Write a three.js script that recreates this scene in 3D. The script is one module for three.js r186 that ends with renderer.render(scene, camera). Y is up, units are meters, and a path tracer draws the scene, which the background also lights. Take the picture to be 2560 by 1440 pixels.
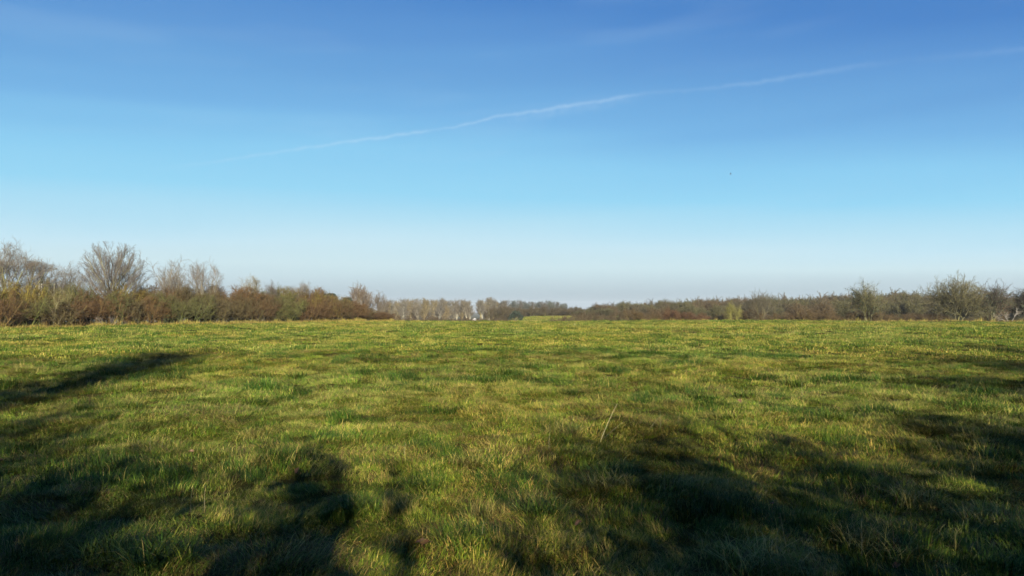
import * as THREE from 'three';

// ---------------------------------------------------------------- camera, exposure, sky, sun
const scene = new THREE.Scene();
const EYE = 1.6;
const camera = new THREE.PerspectiveCamera(44, 1024 / 576, 0.1, 9000);
camera.position.set(0, EYE, 0);
camera.lookAt(0, EYE + 52 / 1782 * 100, -100);
const EXPOSURE = 3.2;
const renderer = new THREE.WebGLRenderer({ antialias: true });
renderer.toneMapping = THREE.LinearToneMapping;
renderer.toneMappingExposure = EXPOSURE;
renderer.shadowMap.enabled = true;

const R = Math.PI / 180;
const lin = (c) => (c <= 0.04045 ? c / 12.92 : ((c + 0.055) / 1.055) ** 2.4);
const clamp = (x, a, b) => Math.min(b, Math.max(a, x));
const S = (a, b, x) => { const t = clamp((x - a) / (b - a), 0, 1); return t * t * (3 - 2 * t); };
const mix = (a, b, t) => a + (b - a) * t;
function rng(seed) { let s = seed >>> 0; return () => { s = (s + 0x6D2B79F5) >>> 0; let t = s; t = Math.imul(t ^ (t >>> 15), t | 1); t ^= t + Math.imul(t ^ (t >>> 7), t | 61); return ((t ^ (t >>> 14)) >>> 0) / 4294967296; }; }
function hash2(i, j) { let h = Math.imul(i, 374761393) + Math.imul(j, 668265263); h = Math.imul(h ^ (h >>> 13), 1274126177); return ((h ^ (h >>> 16)) >>> 0) / 4294967296; }
function noise(x, y) {                                    // value noise, -1 to 1
  const i = Math.floor(x), j = Math.floor(y), u = x - i, v = y - j, a = u * u * (3 - 2 * u), b = v * v * (3 - 2 * v);
  return 2 * mix(mix(hash2(i, j), hash2(i + 1, j), a), mix(hash2(i, j + 1), hash2(i + 1, j + 1), a), b) - 1;
}
const fbm = (x, y) => 0.55 * noise(x, y) + 0.3 * noise(x * 2.1 + 7, y * 2.1 - 3) + 0.15 * noise(x * 4.3 - 11, y * 4.3 + 5);

// clear winter sky: pale haze at the horizon, deepening blue above, thin cirrus and one contrail
const skyStops = [ // elevation in degrees, sRGB
  [-90, 150, 160, 165], [-0.5, 160, 172, 180], [0.4, 158, 176, 187], [1.4, 175, 194, 203], [2.3, 190, 211, 219], [3.3, 203, 228, 235], [4.9, 197, 229, 242],
  [6.7, 178, 223, 243], [8.8, 151, 214, 244], [11.8, 139, 204, 241], [14.8, 119, 181, 230], [17.8, 106, 165, 220], [20.6, 95, 152, 213], [23.6, 78, 135, 203],
  [40, 50, 100, 172], [90, 38, 78, 152]].map(([e, r, g, b]) => [e, lin(r / 255) / EXPOSURE, lin(g / 255) / EXPOSURE, lin(b / 255) / EXPOSURE]);
const trail = [ // azimuth, elevation, strength, half width (degrees)
  [-27.2, 9.8, 0, .12], [-22.1, 11.0, .4, .13], [-16.4, 12.28, .62, .16], [-12.1, 13.11, .8, .16], [-7.4, 13.9, .85, .14], [-6.1, 14.18, .4, .16], [-4.85, 14.3, .8, .12],
  [-2.6, 14.83, .9, .14], [-1.3, 15.17, .8, .17], [3.9, 15.87, .75, .2], [9.0, 16.49, .6, .2], [10.9, 16.67, .2, .22], [16.4, 16.74, .25, .2], [19.3, 16.85, .38, .24],
  [26.2, 17.14, .22, .3], [29, 17.1, .05, .3], [36, 16.6, .2, .34], [44, 15.6, .2, .3], [55, 13.5, 0, .3]];
function trailAt(az, el) {
  for (let k = 0; k + 1 < trail.length; k++) {
    const a = trail[k], b = trail[k + 1];
    if (az < a[0] || az >= b[0]) continue;
    const t = (az - a[0]) / (b[0] - a[0]), c = mix(a[1], b[1], t) + 0.05 * noise(az * 1.3, 3) + 0.03 * noise(az * 4, 9), s = mix(a[2], b[2], t), w = .75 * mix(a[3], b[3], t) * (.8 + .2 * noise(az * 2.2, 40));
    const dy = el - c, core = Math.exp(-(dy * dy) / (w * w)) * (0.85 + .15 * noise(az * 3.2, 77));
    const veil = dy < 0.1 && dy > -1.3 ? .28 * S(-2, 3, az) * (1 - S(9, 13, az)) * Math.exp(-((dy + .32) ** 2) / .1) * (.7 + .5 * noise(az * 3, dy * 4)) : 0;
    return s * Math.max(0, core + veil);
  }
  return 0;
}
{
  const W = 4096, Hh = 2048, data = new Float32Array(W * Hh * 4);
  for (let j = 0; j < Hh; j++) {
    const el0 = ((j + 0.5) / Hh - 0.5) * 180;
    for (let i = 0; i < W; i++) {
      const phi = ((i + 0.5) / W - 0.5) * 2 * Math.PI;                  // atan2(z, x)
      const o = (j * W + i) * 4;
      if (el0 < -3) { const c = skyStops[1]; data[o] = c[1]; data[o + 1] = c[2]; data[o + 2] = c[3]; data[o + 3] = 1; continue; }
      const dx = Math.cos(phi), dz = Math.sin(phi), az = Math.atan2(dx, -dz) / R, sa = Math.sin(az * R);
      let e = el0 * (1 + 0.42 * sa * sa + 0.2 * sa);
      if (el0 > 0 && el0 < 60) e += S(0, 4, el0) * (0.35 * noise(az * .07 + 4, el0 * .5) + .3 * noise(az * .03, el0 * .9 - az * .05));
      let k = 1; while (k < skyStops.length - 1 && e > skyStops[k + 1][0]) k++;
      const a = skyStops[k], b = skyStops[Math.min(k + 1, skyStops.length - 1)], t = b === a ? 0 : clamp((e - a[0]) / (b[0] - a[0]), 0, 1);
      let r = mix(a[1], b[1], t), g = mix(a[2], b[2], t), bl = mix(a[3], b[3], t);
      let w = 0;
      if (el0 > 4 && el0 < 50) {
        const q = fbm(az * .06 + el0 * .10, el0 * .5 - az * .05);
        w = .06 * S(.05, .7, q) * S(4, 12, el0);
        if (el0 > 9 && el0 < 18.5) w += .42 * trailAt(az, el0);
      }
      data[o] = mix(r, .62 / EXPOSURE, w); data[o + 1] = mix(g, .80 / EXPOSURE, w); data[o + 2] = mix(bl, .95 / EXPOSURE, w); data[o + 3] = 1;
    }
  }
  const sky = new THREE.DataTexture(data, W, Hh, THREE.RGBAFormat, THREE.FloatType);
  sky.mapping = THREE.EquirectangularReflectionMapping; sky.magFilter = THREE.LinearFilter; sky.minFilter = THREE.LinearFilter; sky.needsUpdate = true;
  scene.background = sky; scene.environment = sky;
}
const SUN_EL = 20 * R, SUN_AZ = 10 * R;                 // low winter sun behind the photographer, a little to the right
const sunDir = new THREE.Vector3(Math.sin(SUN_AZ) * Math.cos(SUN_EL), Math.sin(SUN_EL), Math.cos(SUN_AZ) * Math.cos(SUN_EL));
const sun = new THREE.DirectionalLight(new THREE.Color(1, 0.92, 0.78), 5);
sun.position.copy(sunDir).multiplyScalar(200); sun.castShadow = true;
Object.assign(sun.shadow.camera, { left: -130, right: 130, top: 130, bottom: -130, near: 1, far: 700 }); sun.shadow.mapSize.set(4096, 4096);
scene.add(sun, sun.target);
scene.fog = new THREE.FogExp2(new THREE.Color(0.80, 0.88, 0.95), 0.00014);

// ---------------------------------------------------------------- helpers
const used = {};
function numbered(name) { const n = used[name] = (used[name] ?? -1) + 1; return n ? `${name}_${String(n).padStart(3, '0')}` : name; }
function tag(o, label, category, group, kind) { o.userData.label = label; o.userData.category = category; if (group) o.userData.group = group; if (kind) o.userData.kind = kind; return o; }
function std(o) { return new THREE.MeshStandardMaterial({ roughness: 0.9, metalness: 0, vertexColors: true, side: THREE.DoubleSide, ...o }); }
const rgb = (r, g, b) => new THREE.Color().setRGB(r, g, b);
class Buf {                                              // collects round tapered pieces and leaves into one geometry
  constructor() { this.p = []; this.n = []; this.c = []; this.i = []; }
  get tris() { return this.i.length / 3; }
  vert(x, y, z, nx, ny, nz, c) { this.p.push(x, y, z); this.n.push(nx, ny, nz); this.c.push(c[0], c[1], c[2]); return this.p.length / 3 - 1; }
  tube(a, b, ra, rb, sides, c, c2 = c) {
    const d = new THREE.Vector3().subVectors(b, a).normalize(), u = new THREE.Vector3(Math.abs(d.y) > .9 ? 1 : 0, Math.abs(d.y) > .9 ? 0 : 1, 0).cross(d).normalize(), v = new THREE.Vector3().crossVectors(d, u);
    const base = this.p.length / 3, tip = rb < 1e-4;
    for (let k = 0; k < sides; k++) {
      const t = k / sides * Math.PI * 2, x = u.x * Math.cos(t) + v.x * Math.sin(t), y = u.y * Math.cos(t) + v.y * Math.sin(t), z = u.z * Math.cos(t) + v.z * Math.sin(t);
      this.vert(a.x + x * ra, a.y + y * ra, a.z + z * ra, x, y, z, c);
      if (!tip) this.vert(b.x + x * rb, b.y + y * rb, b.z + z * rb, x, y, z, c2);
    }
    if (tip) { const q = this.vert(b.x, b.y, b.z, d.x, d.y, d.z, c2); for (let k = 0; k < sides; k++) this.i.push(base + k, base + (k + 1) % sides, q); }
    else for (let k = 0; k < sides; k++) { const m = (k + 1) % sides; this.i.push(base + 2 * k, base + 2 * m, base + 2 * k + 1, base + 2 * k + 1, base + 2 * m, base + 2 * m + 1); }
  }
  leaf(p, along, side, len, wid, c) {                    // a folded diamond leaf
    const n = new THREE.Vector3().crossVectors(side, along).normalize(), f = wid * .3;
    const a = this.vert(p.x, p.y, p.z, n.x, n.y, n.z, c), m = [1, -1].map((s) => this.vert(p.x + along.x * len * .45 + side.x * wid * s + n.x * f, p.y + along.y * len * .45 + side.y * wid * s + n.y * f, p.z + along.z * len * .45 + side.z * wid * s + n.z * f, n.x, n.y, n.z, c));
    const b = this.vert(p.x + along.x * len, p.y + along.y * len, p.z + along.z * len, n.x, n.y, n.z, c);
    this.i.push(a, m[0], b, a, b, m[1]);
  }
  geometry() {
    const g = new THREE.BufferGeometry();
    g.setAttribute('position', new THREE.Float32BufferAttribute(this.p, 3)); g.setAttribute('normal', new THREE.Float32BufferAttribute(this.n, 3)); g.setAttribute('color', new THREE.Float32BufferAttribute(this.c, 3));
    g.setIndex(this.i); return g;
  }
  mesh(name, m, parent) { const o = new THREE.Mesh(this.geometry(), m); o.name = name; o.castShadow = o.receiveShadow = true; if (parent) parent.add(o); return o; }
}

// ---------------------------------------------------------------- the lie of the land
function micro(x, z) { return 0.085 * noise(x * .8, z * .8) + 0.06 * noise(x * 2.1 + 5, z * 2.1) + .025 * noise(x * 4.7, z * 4.7 + 9); }
function land(x, z) {
  const d = -z;
  let t = Math.max(0, d - 84), fall = .07 * t * t / (t + 25);
  const valley = -13 * Math.tanh(fall / 13);
  const right = -3 * S(88, 128, d) + 2.0 * S(135, 215, d) + .8 * S(220, 300, d) - 9 * S(310, 700, d);
  const w = S(-28, 10, x);
  return mix(valley, right, w) + .10 * noise(x * .09 + 3, z * .09) * S(6, 30, Math.hypot(x, z)) + .012 * clamp(x - 20, -90, 0) * S(20, 70, d) * (1 - S(84, 130, d)) * 0;
}
const ground = (x, z) => land(x, z) + (Math.hypot(x, z) < 140 ? micro(x, z) : 0);
const at = (col, d) => [(col - 1280) / 1782 * d, -d];      // bearing (as a tangent) and distance along the view axis
{
  const th = [];
  for (let a = -62; a < 62; a += .45) th.push(a); for (let a = 62; a < 297.9; a += 5) th.push(a);
  const rs = []; for (let r = .4; r < 2600; r = r * 1.026 + .012) rs.push(r);
  const p = [0, ground(0, 0), 0], c = [.05, .05, .02], ix = [];
  for (const r of rs) for (const a of th) {
    const x = r * Math.sin(a * R), z = -r * Math.cos(a * R);
    p.push(x, ground(x, z), z);
    const q = .5 + .5 * fbm(x * .35, z * .35), v = .8 + .4 * hash2(Math.round(x * 40), Math.round(z * 40));
    c.push(mix(.03, .045, q) * v, mix(.032, .04, q) * v, .011 * v);
  }
  const n = th.length;
  for (let k = 0; k < n; k++) ix.push(0, 1 + (k + 1) % n, 1 + k);
  for (let j = 0; j + 1 < rs.length; j++) for (let k = 0; k < n; k++) { const a = 1 + j * n + k, b = 1 + j * n + (k + 1) % n; ix.push(a, b, a + n, b, b + n, a + n); }
  const g = new THREE.BufferGeometry(); g.setAttribute('position', new THREE.Float32BufferAttribute(p, 3)); g.setAttribute('color', new THREE.Float32BufferAttribute(c, 3)); g.setIndex(ix); g.computeVertexNormals();
  const o = new THREE.Mesh(g, new THREE.MeshPhysicalMaterial({ roughness: 1, specularIntensity: 0, vertexColors: true })); o.name = 'ground'; o.receiveShadow = o.castShadow = true; scene.add(o);
  tag(o, 'gently rolling meadow ground falling away beyond the crest', 'ground', null, 'structure');
}

// ---------------------------------------------------------------- grass
const vary = (c, r, a = .25) => { const k = .6 + (r() - .5) * 1.2 * a; return [c[0] * k * (1 + (r() - .5) * .16), c[1] * k, c[2] * k]; };
const GREEN = [.11, .182, .012], OLIVE = [.21, .245, .022], STRAW = [.46, .37, .09], BROWN = [.18, .11, .036], LUSH = [.04, .088, .008];
function blade(buf, r, x, z, len, wid, lean, dir, c, y0 = -.015) {
  const up = Math.cos(lean * .35), ox = Math.sin(dir), oz = Math.cos(dir), sx = oz, sz = -ox, w = wid / 2;
  let px = x, py = y0, pz = z, ang = lean * .25; const pts = [];
  const seg = 3; for (let k = 0; k <= seg; k++) { pts.push([px, py, pz, ang]); const l = len / seg; px += ox * Math.sin(ang) * l; pz += oz * Math.sin(ang) * l; py += Math.cos(ang) * l; ang += lean * .55 * (k + 1) / seg; if (py < .012 && k) py = .012; }
  const id = [];
  for (let k = 0; k <= seg; k++) {
    const [a, b, cc, g] = pts[k], nx = -ox * Math.cos(g), ny = Math.sin(g) + .25, nz = -oz * Math.cos(g), ww = k === seg ? 0 : w * (k === 0 ? .8 : 1 - .35 * (k - 1));
    if (k === seg) id.push([buf.vert(a, b, cc, nx, ny, nz, c)]);
    else id.push([buf.vert(a + sx * ww, b, cc + sz * ww, nx, ny, nz, c), buf.vert(a - sx * ww, b, cc - sz * ww, nx, ny, nz, c)]);
  }
  for (let k = 0; k < seg; k++) { const [a, b] = id[k]; if (k + 1 < seg) { const [e, f] = id[k + 1]; buf.i.push(a, b, e, b, f, e); } else buf.i.push(a, b, id[k + 1][0]); }
}
function clump(seed, n, rad, [l0, l1], [w0, w1], [b0, b1], shares, lay = null) {   // shares: [GREEN, OLIVE, STRAW, BROWN, LUSH]
  const r = rng(seed), buf = new Buf(), pal = [GREEN, OLIVE, STRAW, BROWN, LUSH], whole = shares.reduce((a, b) => a + b);
  for (let k = 0; k < n; k++) {
    let q = r() * whole, c = 0; while (c < 4 && (q -= shares[c]) > 0) c++;
    const a = r() * 6.283, d = rad * Math.sqrt(r()), dir = lay === null ? r() * 6.283 : lay + (r() - .5) * 1.6;
    blade(buf, r, Math.sin(a) * d, Math.cos(a) * d, mix(l0, l1, r() ** 1.4), mix(w0, w1, r()), mix(b0, b1, r()), dir, vary(pal[c], r));
  }
  return buf.geometry();
}
const grassMat = new THREE.MeshPhysicalMaterial({ roughness: .75, specularIntensity: .35, vertexColors: true, side: THREE.DoubleSide }); grassMat.name = 'grass_blades';
const kinds = {
  turf: { name: 'meadow_grass', label: 'short olive green meadow grass covering the field', n: [[11, 150, .19, [.04, .1], [.003, .0048], [.9, 2.7], [5, 4, .9, .2, 1.4], 0], [12, 150, .19, [.04, .11], [.003, .0048], [1.2, 3], [3.5, 5, 1.3, .3, .8], .4], [13, 150, .19, [.035, .09], [.003, .0048], [.7, 2.5], [6, 3, .5, .2, 2]]] },
  straw: { name: 'yellowed_grass', label: 'yellowed straw-coloured grass among the green turf', n: [[21, 120, .18, [.05, .14], [.003, .0046], [1.3, 3], [1.5, 4, 3.6, .5, 0], 0], [22, 120, .18, [.05, .15], [.003, .0046], [1.5, 3.1], [2.4, 5, 2.4, .4, 0], .8]] },
  lush: { name: 'lush_grass', label: 'longer dark green grass growing in patches of the turf', n: [[31, 140, .15, [.07, .17], [.0032, .0055], [.6, 2.4], [2.2, .5, .15, .1, 7], .2], [32, 140, .16, [.06, .15], [.0032, .0055], [.8, 2.6], [3, .8, .2, .1, 6]]] },
  dead: { name: 'dead_grass', label: 'matted brown dead grass lying low in the turf', n: [[41, 110, .2, [.07, .17], [.003, .0048], [1.9, 3.1], [.6, 2, 2.5, 2.4, 0], 0]] },
};
for (const k of Object.values(kinds)) k.geo = k.n.map((a) => ({ g: clump(...a), m: [], c: [] }));
// the same growths seen from farther off: wider tufts, fewer and broader blades
const farK = {
  turf: { name: 'distant_meadow_grass', label: 'olive green grass spreading over the far part of the field', geo: [[51, 110, .42, [.05, .13], [.008, .014], [.7, 2.4], [4, 5, 1.2, .2, 1.2]], [52, 110, .42, [.05, .13], [.008, .014], [.7, 2.4], [3, 5, 2, .2, .8]]] },
  straw: { name: 'distant_yellowed_grass', label: 'straw-yellow grass over the far part of the field', geo: [[61, 100, .48, [.06, .14], [.007, .014], [.9, 2.5], [1, 3.5, 4.5, .4, 0]]] },
  lush: { name: 'distant_lush_grass', label: 'taller dark green tufts over the far part of the field', geo: [[71, 90, .36, [.08, .22], [.008, .014], [.5, 2.1], [2.5, .8, .2, .1, 6]]] },
};
for (const k of Object.values(farK)) k.geo = k.geo.map((a) => ({ g: clump(...a), m: [], c: [] }));
{
  const r = rng(777), M = new THREE.Matrix4(), Q = new THREE.Quaternion(), E = new THREE.Euler(), P = new THREE.Vector3(), V = new THREE.Vector3();
  const put = (set, x, z, sc, tint) => { const b = set.geo[Math.floor(r() * set.geo.length)]; E.set((r() - .5) * .35, 6 * noise(x * 1.1 + 14, z * 1.1) + (r() - .5) * 3, (r() - .5) * .35); P.set(x, ground(x, z), z); V.set(sc * (.85 + .3 * r()), sc * (.75 + .5 * r()), sc * (.85 + .3 * r())); b.m.push(M.compose(P, Q.setFromEuler(E), V).clone()); b.c.push(tint); };
  const grow = (r0, r1, perM2, half, set, scale) => {
    const n = Math.round(perM2 * half * R * (r1 * r1 - r0 * r0));
    for (let k = 0; k < n; k++) {
      const d = Math.sqrt(mix(r0 * r0, r1 * r1, r())), a = (r() * 2 - 1) * half * R, x = d * Math.sin(a), z = -d * Math.cos(a);
      if (hedgeSide(x, z) < .3) continue;
      const s = fbm(x * .7 + 20, z * .7), l = fbm(x * 1.25 - 9, z * 1.25 + 31), big = fbm(x * .06, z * .06 + 2), q = r();
      const lump = noise(x * 1.9 - 30, z * 1.9) + .5 * noise(x * 4.3 + 60, z * 4.3);
      if (lump < -.8 && r() < .4) continue;
      let kind = 'turf', sc = scale * (.62 + .45 * S(-.8, 1, lump) + .22 * r());
      if (l - .25 * big > .24 && q < .8) kind = 'lush';
      else if (q < .14 + .58 * S(.04, .34, s + .3 * big)) kind = 'straw';
      else if (set.dead && q > .93 - .4 * S(.1, .5, -s)) kind = 'dead';
      const g = 1.0 + .2 * noise(x * 1.7, z * 1.7) + .28 * noise(x * 4.6 + 8, z * 4.6) + .35 * (r() - .5), w = .12 * noise(x * .25, z * .25 + 50) + .1 * (r() - .5);
      put(set[kind] ?? set.turf, x, z, sc * (kind === 'lush' ? .8 + .4 * r() : 1), [g * (1 + w), g, g * (1 - w)]);
    }
  };
  grow(1.6, 7, 120, 52, kinds, .95);
  grow(7, 14, 90, 46, kinds, 1.05);
  grow(14, 26, 44, 43, kinds, 1.3);
  grow(26, 45, 13, 42, farK, .9);
  grow(45, 98, 4.6, 42, farK, 1.25);
  for (let k = 0; k < 9000; k++) { const d = mix(138, 236, r()), x = mix(-30, 30, r()) + (d - 140) * .14, q = fbm(x * .2, d * .2); put(q > .2 ? farK.straw : farK.turf, x, -d, 2.4 + r(), [.95 + .3 * (r() - .5), .95 + .2 * (r() - .5), .95]); }   // the far slope
  for (const set of [kinds, farK]) for (const k of Object.values(set)) for (const b of k.geo) {
    if (!b.m.length) continue;
    const o = new THREE.InstancedMesh(b.g, grassMat, b.m.length); o.name = numbered(k.name);
    const col = new THREE.Color();
    b.m.forEach((m, i) => { o.setMatrixAt(i, m); o.setColorAt(i, col.setRGB(...b.c[i])); });
    o.castShadow = o.receiveShadow = true; scene.add(o); tag(o, k.label, 'grass', 'turf of the meadow', 'stuff');
  }
}
// signed distance (metres, + towards the field) from the front line of the hedge on the left
function hedgeSide(x, z) { const ax = -41.7, az = -58, bx = -13.8, bz = -88, l = Math.hypot(bx - ax, bz - az); const t = ((x - ax) * (bx - ax) + (z - az) * (bz - az)) / (l * l); if (t > 1.02) return 9; return -((bx - ax) * (z - az) - (bz - az) * (x - ax)) / l * -1; }

// ---------------------------------------------------------------- bare trees and shrubs
const UPV = new THREE.Vector3(0, 1, 0);
function bend(dir, ang, roll) {
  const u = new THREE.Vector3(Math.abs(dir.y) > .95 ? 1 : 0, Math.abs(dir.y) > .95 ? 0 : 1, 0).cross(dir).normalize(), v = new THREE.Vector3().crossVectors(dir, u);
  return dir.clone().multiplyScalar(Math.cos(ang)).addScaledVector(u, Math.sin(ang) * Math.cos(roll)).addScaledVector(v, Math.sin(ang) * Math.sin(roll)).normalize();
}
// cfg: stems, spread, len, rad, kids[], ang[], ratio[], start[], wander, rise, env(p), bark, twig, twigR, leaves
function growPlant(cfg, seed) {
  const r = rng(seed), out = { trunk: [], limb: new Buf(), crown: new Buf(), leaf: new Buf(), sprays: [], cfg, seed }, last = cfg.kids.length;
  const rec = (p0, dir0, len, rad, lvl) => {
    if (lvl === 0) out.trunk.push(new Buf());
    if (lvl === last) {                                    // a spray of fine twigs ends the branch
      const tip = p0.clone().addScaledVector(dir0, len * (cfg.strict ? 1 : .6));
      if (cfg.env && !cfg.env(tip)) { len *= .5; if (!cfg.env(p0.clone().addScaledVector(dir0, len * .5))) return; }
      out.sprays.push({ p: p0.clone(), d: dir0.clone().addScaledVector(UPV, cfg.rise[cfg.rise.length - 1] * 2).normalize(), l: len, w: r() * 6.283 });
      if (cfg.leaves) for (let k = 0; k < cfg.leaves.n; k++) if (r() < cfg.leaves.share) {
        const q = p0.clone().addScaledVector(dir0, len * r()), al = bend(dir0, .6 + r(), r() * 6.283); q.add(new THREE.Vector3(r() - .5, r() - .5, r() - .5).multiplyScalar(.35 * len));
        if (q.y < .05 || (cfg.leaves.where && !cfg.leaves.where(q, r))) continue;
        out.leaf.leaf(q, al, bend(al, 1.5708, r() * 6.283), cfg.leaves.size * (.6 + .8 * r()), cfg.leaves.size * .33, vary(cfg.leaves.col, r, .35));
      }
      return;
    }
    const seg = lvl === 0 ? 6 : lvl === last ? (cfg.twigSeg ?? 1) : lvl === 1 ? 5 : 3;
    let p = p0.clone(), dir = dir0.clone(); const path = [[p.clone(), dir.clone(), rad]];
    const buf = lvl === 0 ? out.trunk[out.trunk.length - 1] : lvl === 1 && last > 2 ? out.limb : out.crown, sides = lvl === 0 ? 7 : lvl === 1 ? 5 : 3;
    const c0 = lvl < 2 ? cfg.bark : cfg.twig, c = vary(cfg.tints && r() < cfg.tints[1] ? cfg.tints[0] : c0, r, .3);
    for (let k = 0; k < seg; k++) {
      dir.addScaledVector(new THREE.Vector3(r() - .5, r() - .5, r() - .5), cfg.wander * (lvl === 0 ? .6 : 1)).addScaledVector(UPV, cfg.rise[Math.min(lvl, cfg.rise.length - 1)]).normalize();
      const q = p.clone().addScaledVector(dir, len / seg);
      if (q.y < .03) { q.y = .03; dir.y = Math.abs(dir.y) * .3; dir.normalize(); }
      if ((lvl || cfg.clip) && cfg.env && !cfg.env(q)) { if (lvl === 0) break; if (k || lvl === 1) break; q.copy(p).addScaledVector(dir, len / seg * .45); if (!cfg.env(q)) return; }
      const r2 = Math.max(cfg.twigR, rad * (1 - (k + 1) / seg * (lvl === 0 ? cfg.taper ?? .6 : .6)));
      buf.tube(p, q, path[path.length - 1][2], r2, sides, c);
      p = q; path.push([p.clone(), dir.clone(), r2 || cfg.twigR]);
    }
    const n = cfg.kids[lvl] * (lvl ? .7 + .6 * r() : 1), n1 = path.length - 1; let roll = r() * 6.283;
    for (let k = 0; k < n; k++) {
      const t = Math.min(.999, mix(cfg.start[lvl], 1, (k + r() * .9) / n)), i = Math.min(n1 - 1, Math.floor(t * n1)), f = t * n1 - i;
      if (n1 < 1) break;
      const q = path[i][0].clone().lerp(path[i + 1][0], f), rr = mix(path[i][2], path[i + 1][2], f);
      roll += 2.4 + (r() - .5) * .8;
      const l = len * cfg.ratio[lvl] * (lvl === 0 ? mix(1, .55, S(.3, 1, t)) : 1) * (.7 + .6 * r());
      rec(q, bend(path[i][1], cfg.ang[lvl] * (.7 + .6 * r()), roll), l, Math.max(cfg.twigR, rr * (lvl === 0 ? .5 : .55)), lvl + 1);
    }
  };
  for (let s = 0; s < cfg.stems; s++) {
    const a = s / cfg.stems * 6.283 + r() * 1.2, tilt = cfg.spread * (cfg.stems === 1 ? r() * .2 : .25 + .75 * r()), off = cfg.foot ? cfg.foot * Math.sqrt(r()) : 0;
    rec(new THREE.Vector3(Math.sin(a) * off, -.12, Math.cos(a) * off), new THREE.Vector3(Math.sin(a) * Math.sin(tilt), Math.cos(tilt), Math.cos(a) * Math.sin(tilt)), cfg.len * (cfg.stems === 1 ? 1 : .75 + .4 * r()), cfg.rad * (cfg.stems === 1 ? 1 : .7 + .5 * r()), 0);
  }
  return out;
}
const ell = (cy, ry, rx, rz = rx) => (p) => ((p.y - cy) / ry) ** 2 + (p.x / rx) ** 2 + (p.z / rz) ** 2 < 1;
const woodMat = std({ roughness: .92 }); woodMat.name = 'bark_and_twigs';
const leafMat = std({ roughness: .7 }); leafMat.name = 'leaves';
const tinted = {};
function tintMat(m, t) { if (!t) return m; const k = m.name + t.join(); return tinted[k] ??= (() => { const q = m.clone(); q.name = m.name; q.color.setRGB(...t); return q; })(); }
const sprayCache = {};
function sprayGeometry(cfg, seed) {                        // one bunch of forked twigs, a metre long, thickness as on the plant
  const key = [cfg.twig, cfg.twigR, cfg.spray ?? 7, seed % 3, cfg.tints ?? 0].join();
  if (sprayCache[key]) return sprayCache[key];
  const r = rng(9000 + seed % 3), b = new Buf(), n = cfg.spray ?? 7, col = () => vary(cfg.tints && r() < cfg.tints[1] ? cfg.tints[0] : cfg.twig, r, .35), rad = cfg.twigR / .7;
  const shoot = (p, d, l, w, kids, sub) => {
    let a = p.clone(), dir = d.clone(); const pts = [a], c = col(), sg = kids ? 3 : 1;
    for (let k = 0; k < sg; k++) { dir = bend(dir, .28 * r(), r() * 6.283); const q = a.clone().addScaledVector(dir, l / sg); b.tube(a, q, w * (1 - .6 * k / sg), k === sg - 1 ? 0 : w * (1 - .6 * (k + 1) / sg), 3, c); a = q; pts.push(a); }
    for (let k = 0; k < kids; k++) { const t = mix(.12, .98, (k + r()) / kids) * sg, i2 = Math.min(sg - 1, Math.floor(t)), q = pts[i2].clone().lerp(pts[i2 + 1], t - i2); shoot(q, bend(dir, .45 + .45 * r(), r() * 6.283), l * (.36 + .3 * r()), w * .75, sub, 0); }
  };
  shoot(new THREE.Vector3(), new THREE.Vector3(0, 1, 0), 1, rad, n, 3);
  return sprayCache[key] = b.geometry();
}
function fit(b, h, w) {                                    // brings a grown plant to its height and spread
  const all = [...b.trunk, b.limb, b.crown, b.leaf], ys = [], rs = [];
  for (const q of all) for (let k = 0; k < q.p.length; k += 3) { ys.push(q.p[k + 1]); rs.push(Math.hypot(q.p[k], q.p[k + 2])); }
  for (const q of b.sprays) { const t = q.p.clone().addScaledVector(q.d, q.l); for (let k = 0; k < 6; k++) { ys.push(t.y); rs.push(Math.hypot(t.x, t.z)); } }
  ys.sort((a, c) => a - c); rs.sort((a, c) => a - c);
  const sy = h / ys[Math.floor(ys.length * .997)], sr = w / 2 / rs[Math.floor(rs.length * .96)];
  for (const q of all) for (let k = 0; k < q.p.length; k += 3) { q.p[k] *= sr; q.p[k + 1] *= sy; q.p[k + 2] *= sr; }
  for (const q of b.sprays) { q.p.set(q.p.x * sr, q.p.y * sy, q.p.z * sr); q.l *= Math.sqrt(sy * sr); }
  return b;
}
function assemble(name, b, [trunk, limb, crown, leaf] = ['trunk', 'limbs', 'crown', 'leaves']) {
  const o = new THREE.Group(); o.name = name;
  const tr = [b.trunk].flat();
  if (trunk === 'stems') { const one = new Buf(); for (const t of [...tr, b.limb, b.crown]) { const at0 = one.p.length / 3; one.p.push(...t.p); one.n.push(...t.n); one.c.push(...t.c); for (const i of t.i) one.i.push(i + at0); } one.mesh('stems', woodMat, o); }
  else { for (const t of tr) if (t.tris) t.mesh(trunk, woodMat, o); for (const t of [b.limb, b.crown]) if (t.tris) t.mesh(limb, woodMat, o); }
  if (b.leaf.tris) b.leaf.mesh(leaf, leafMat, o);
  if (b.sprays?.length) {
    const m = new THREE.InstancedMesh(sprayGeometry(b.cfg, b.seed), woodMat, b.sprays.length), M = new THREE.Matrix4(), Q = new THREE.Quaternion(), T = new THREE.Quaternion(), V = new THREE.Vector3(); m.name = trunk === 'stems' ? 'twigs' : crown; m.castShadow = m.receiveShadow = true;
    b.sprays.forEach((q, k) => { const l = Math.max(.3, q.l) * 1.15; m.setMatrixAt(k, M.compose(q.p, Q.setFromUnitVectors(UPV, q.d).multiply(T.setFromAxisAngle(UPV, q.w)), V.set(Math.max(.7, l * .8), l, Math.max(.7, l * .8)))); });
    o.add(m);
  }
  return o;
}
let total = 0, sprayed = 0;
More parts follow.
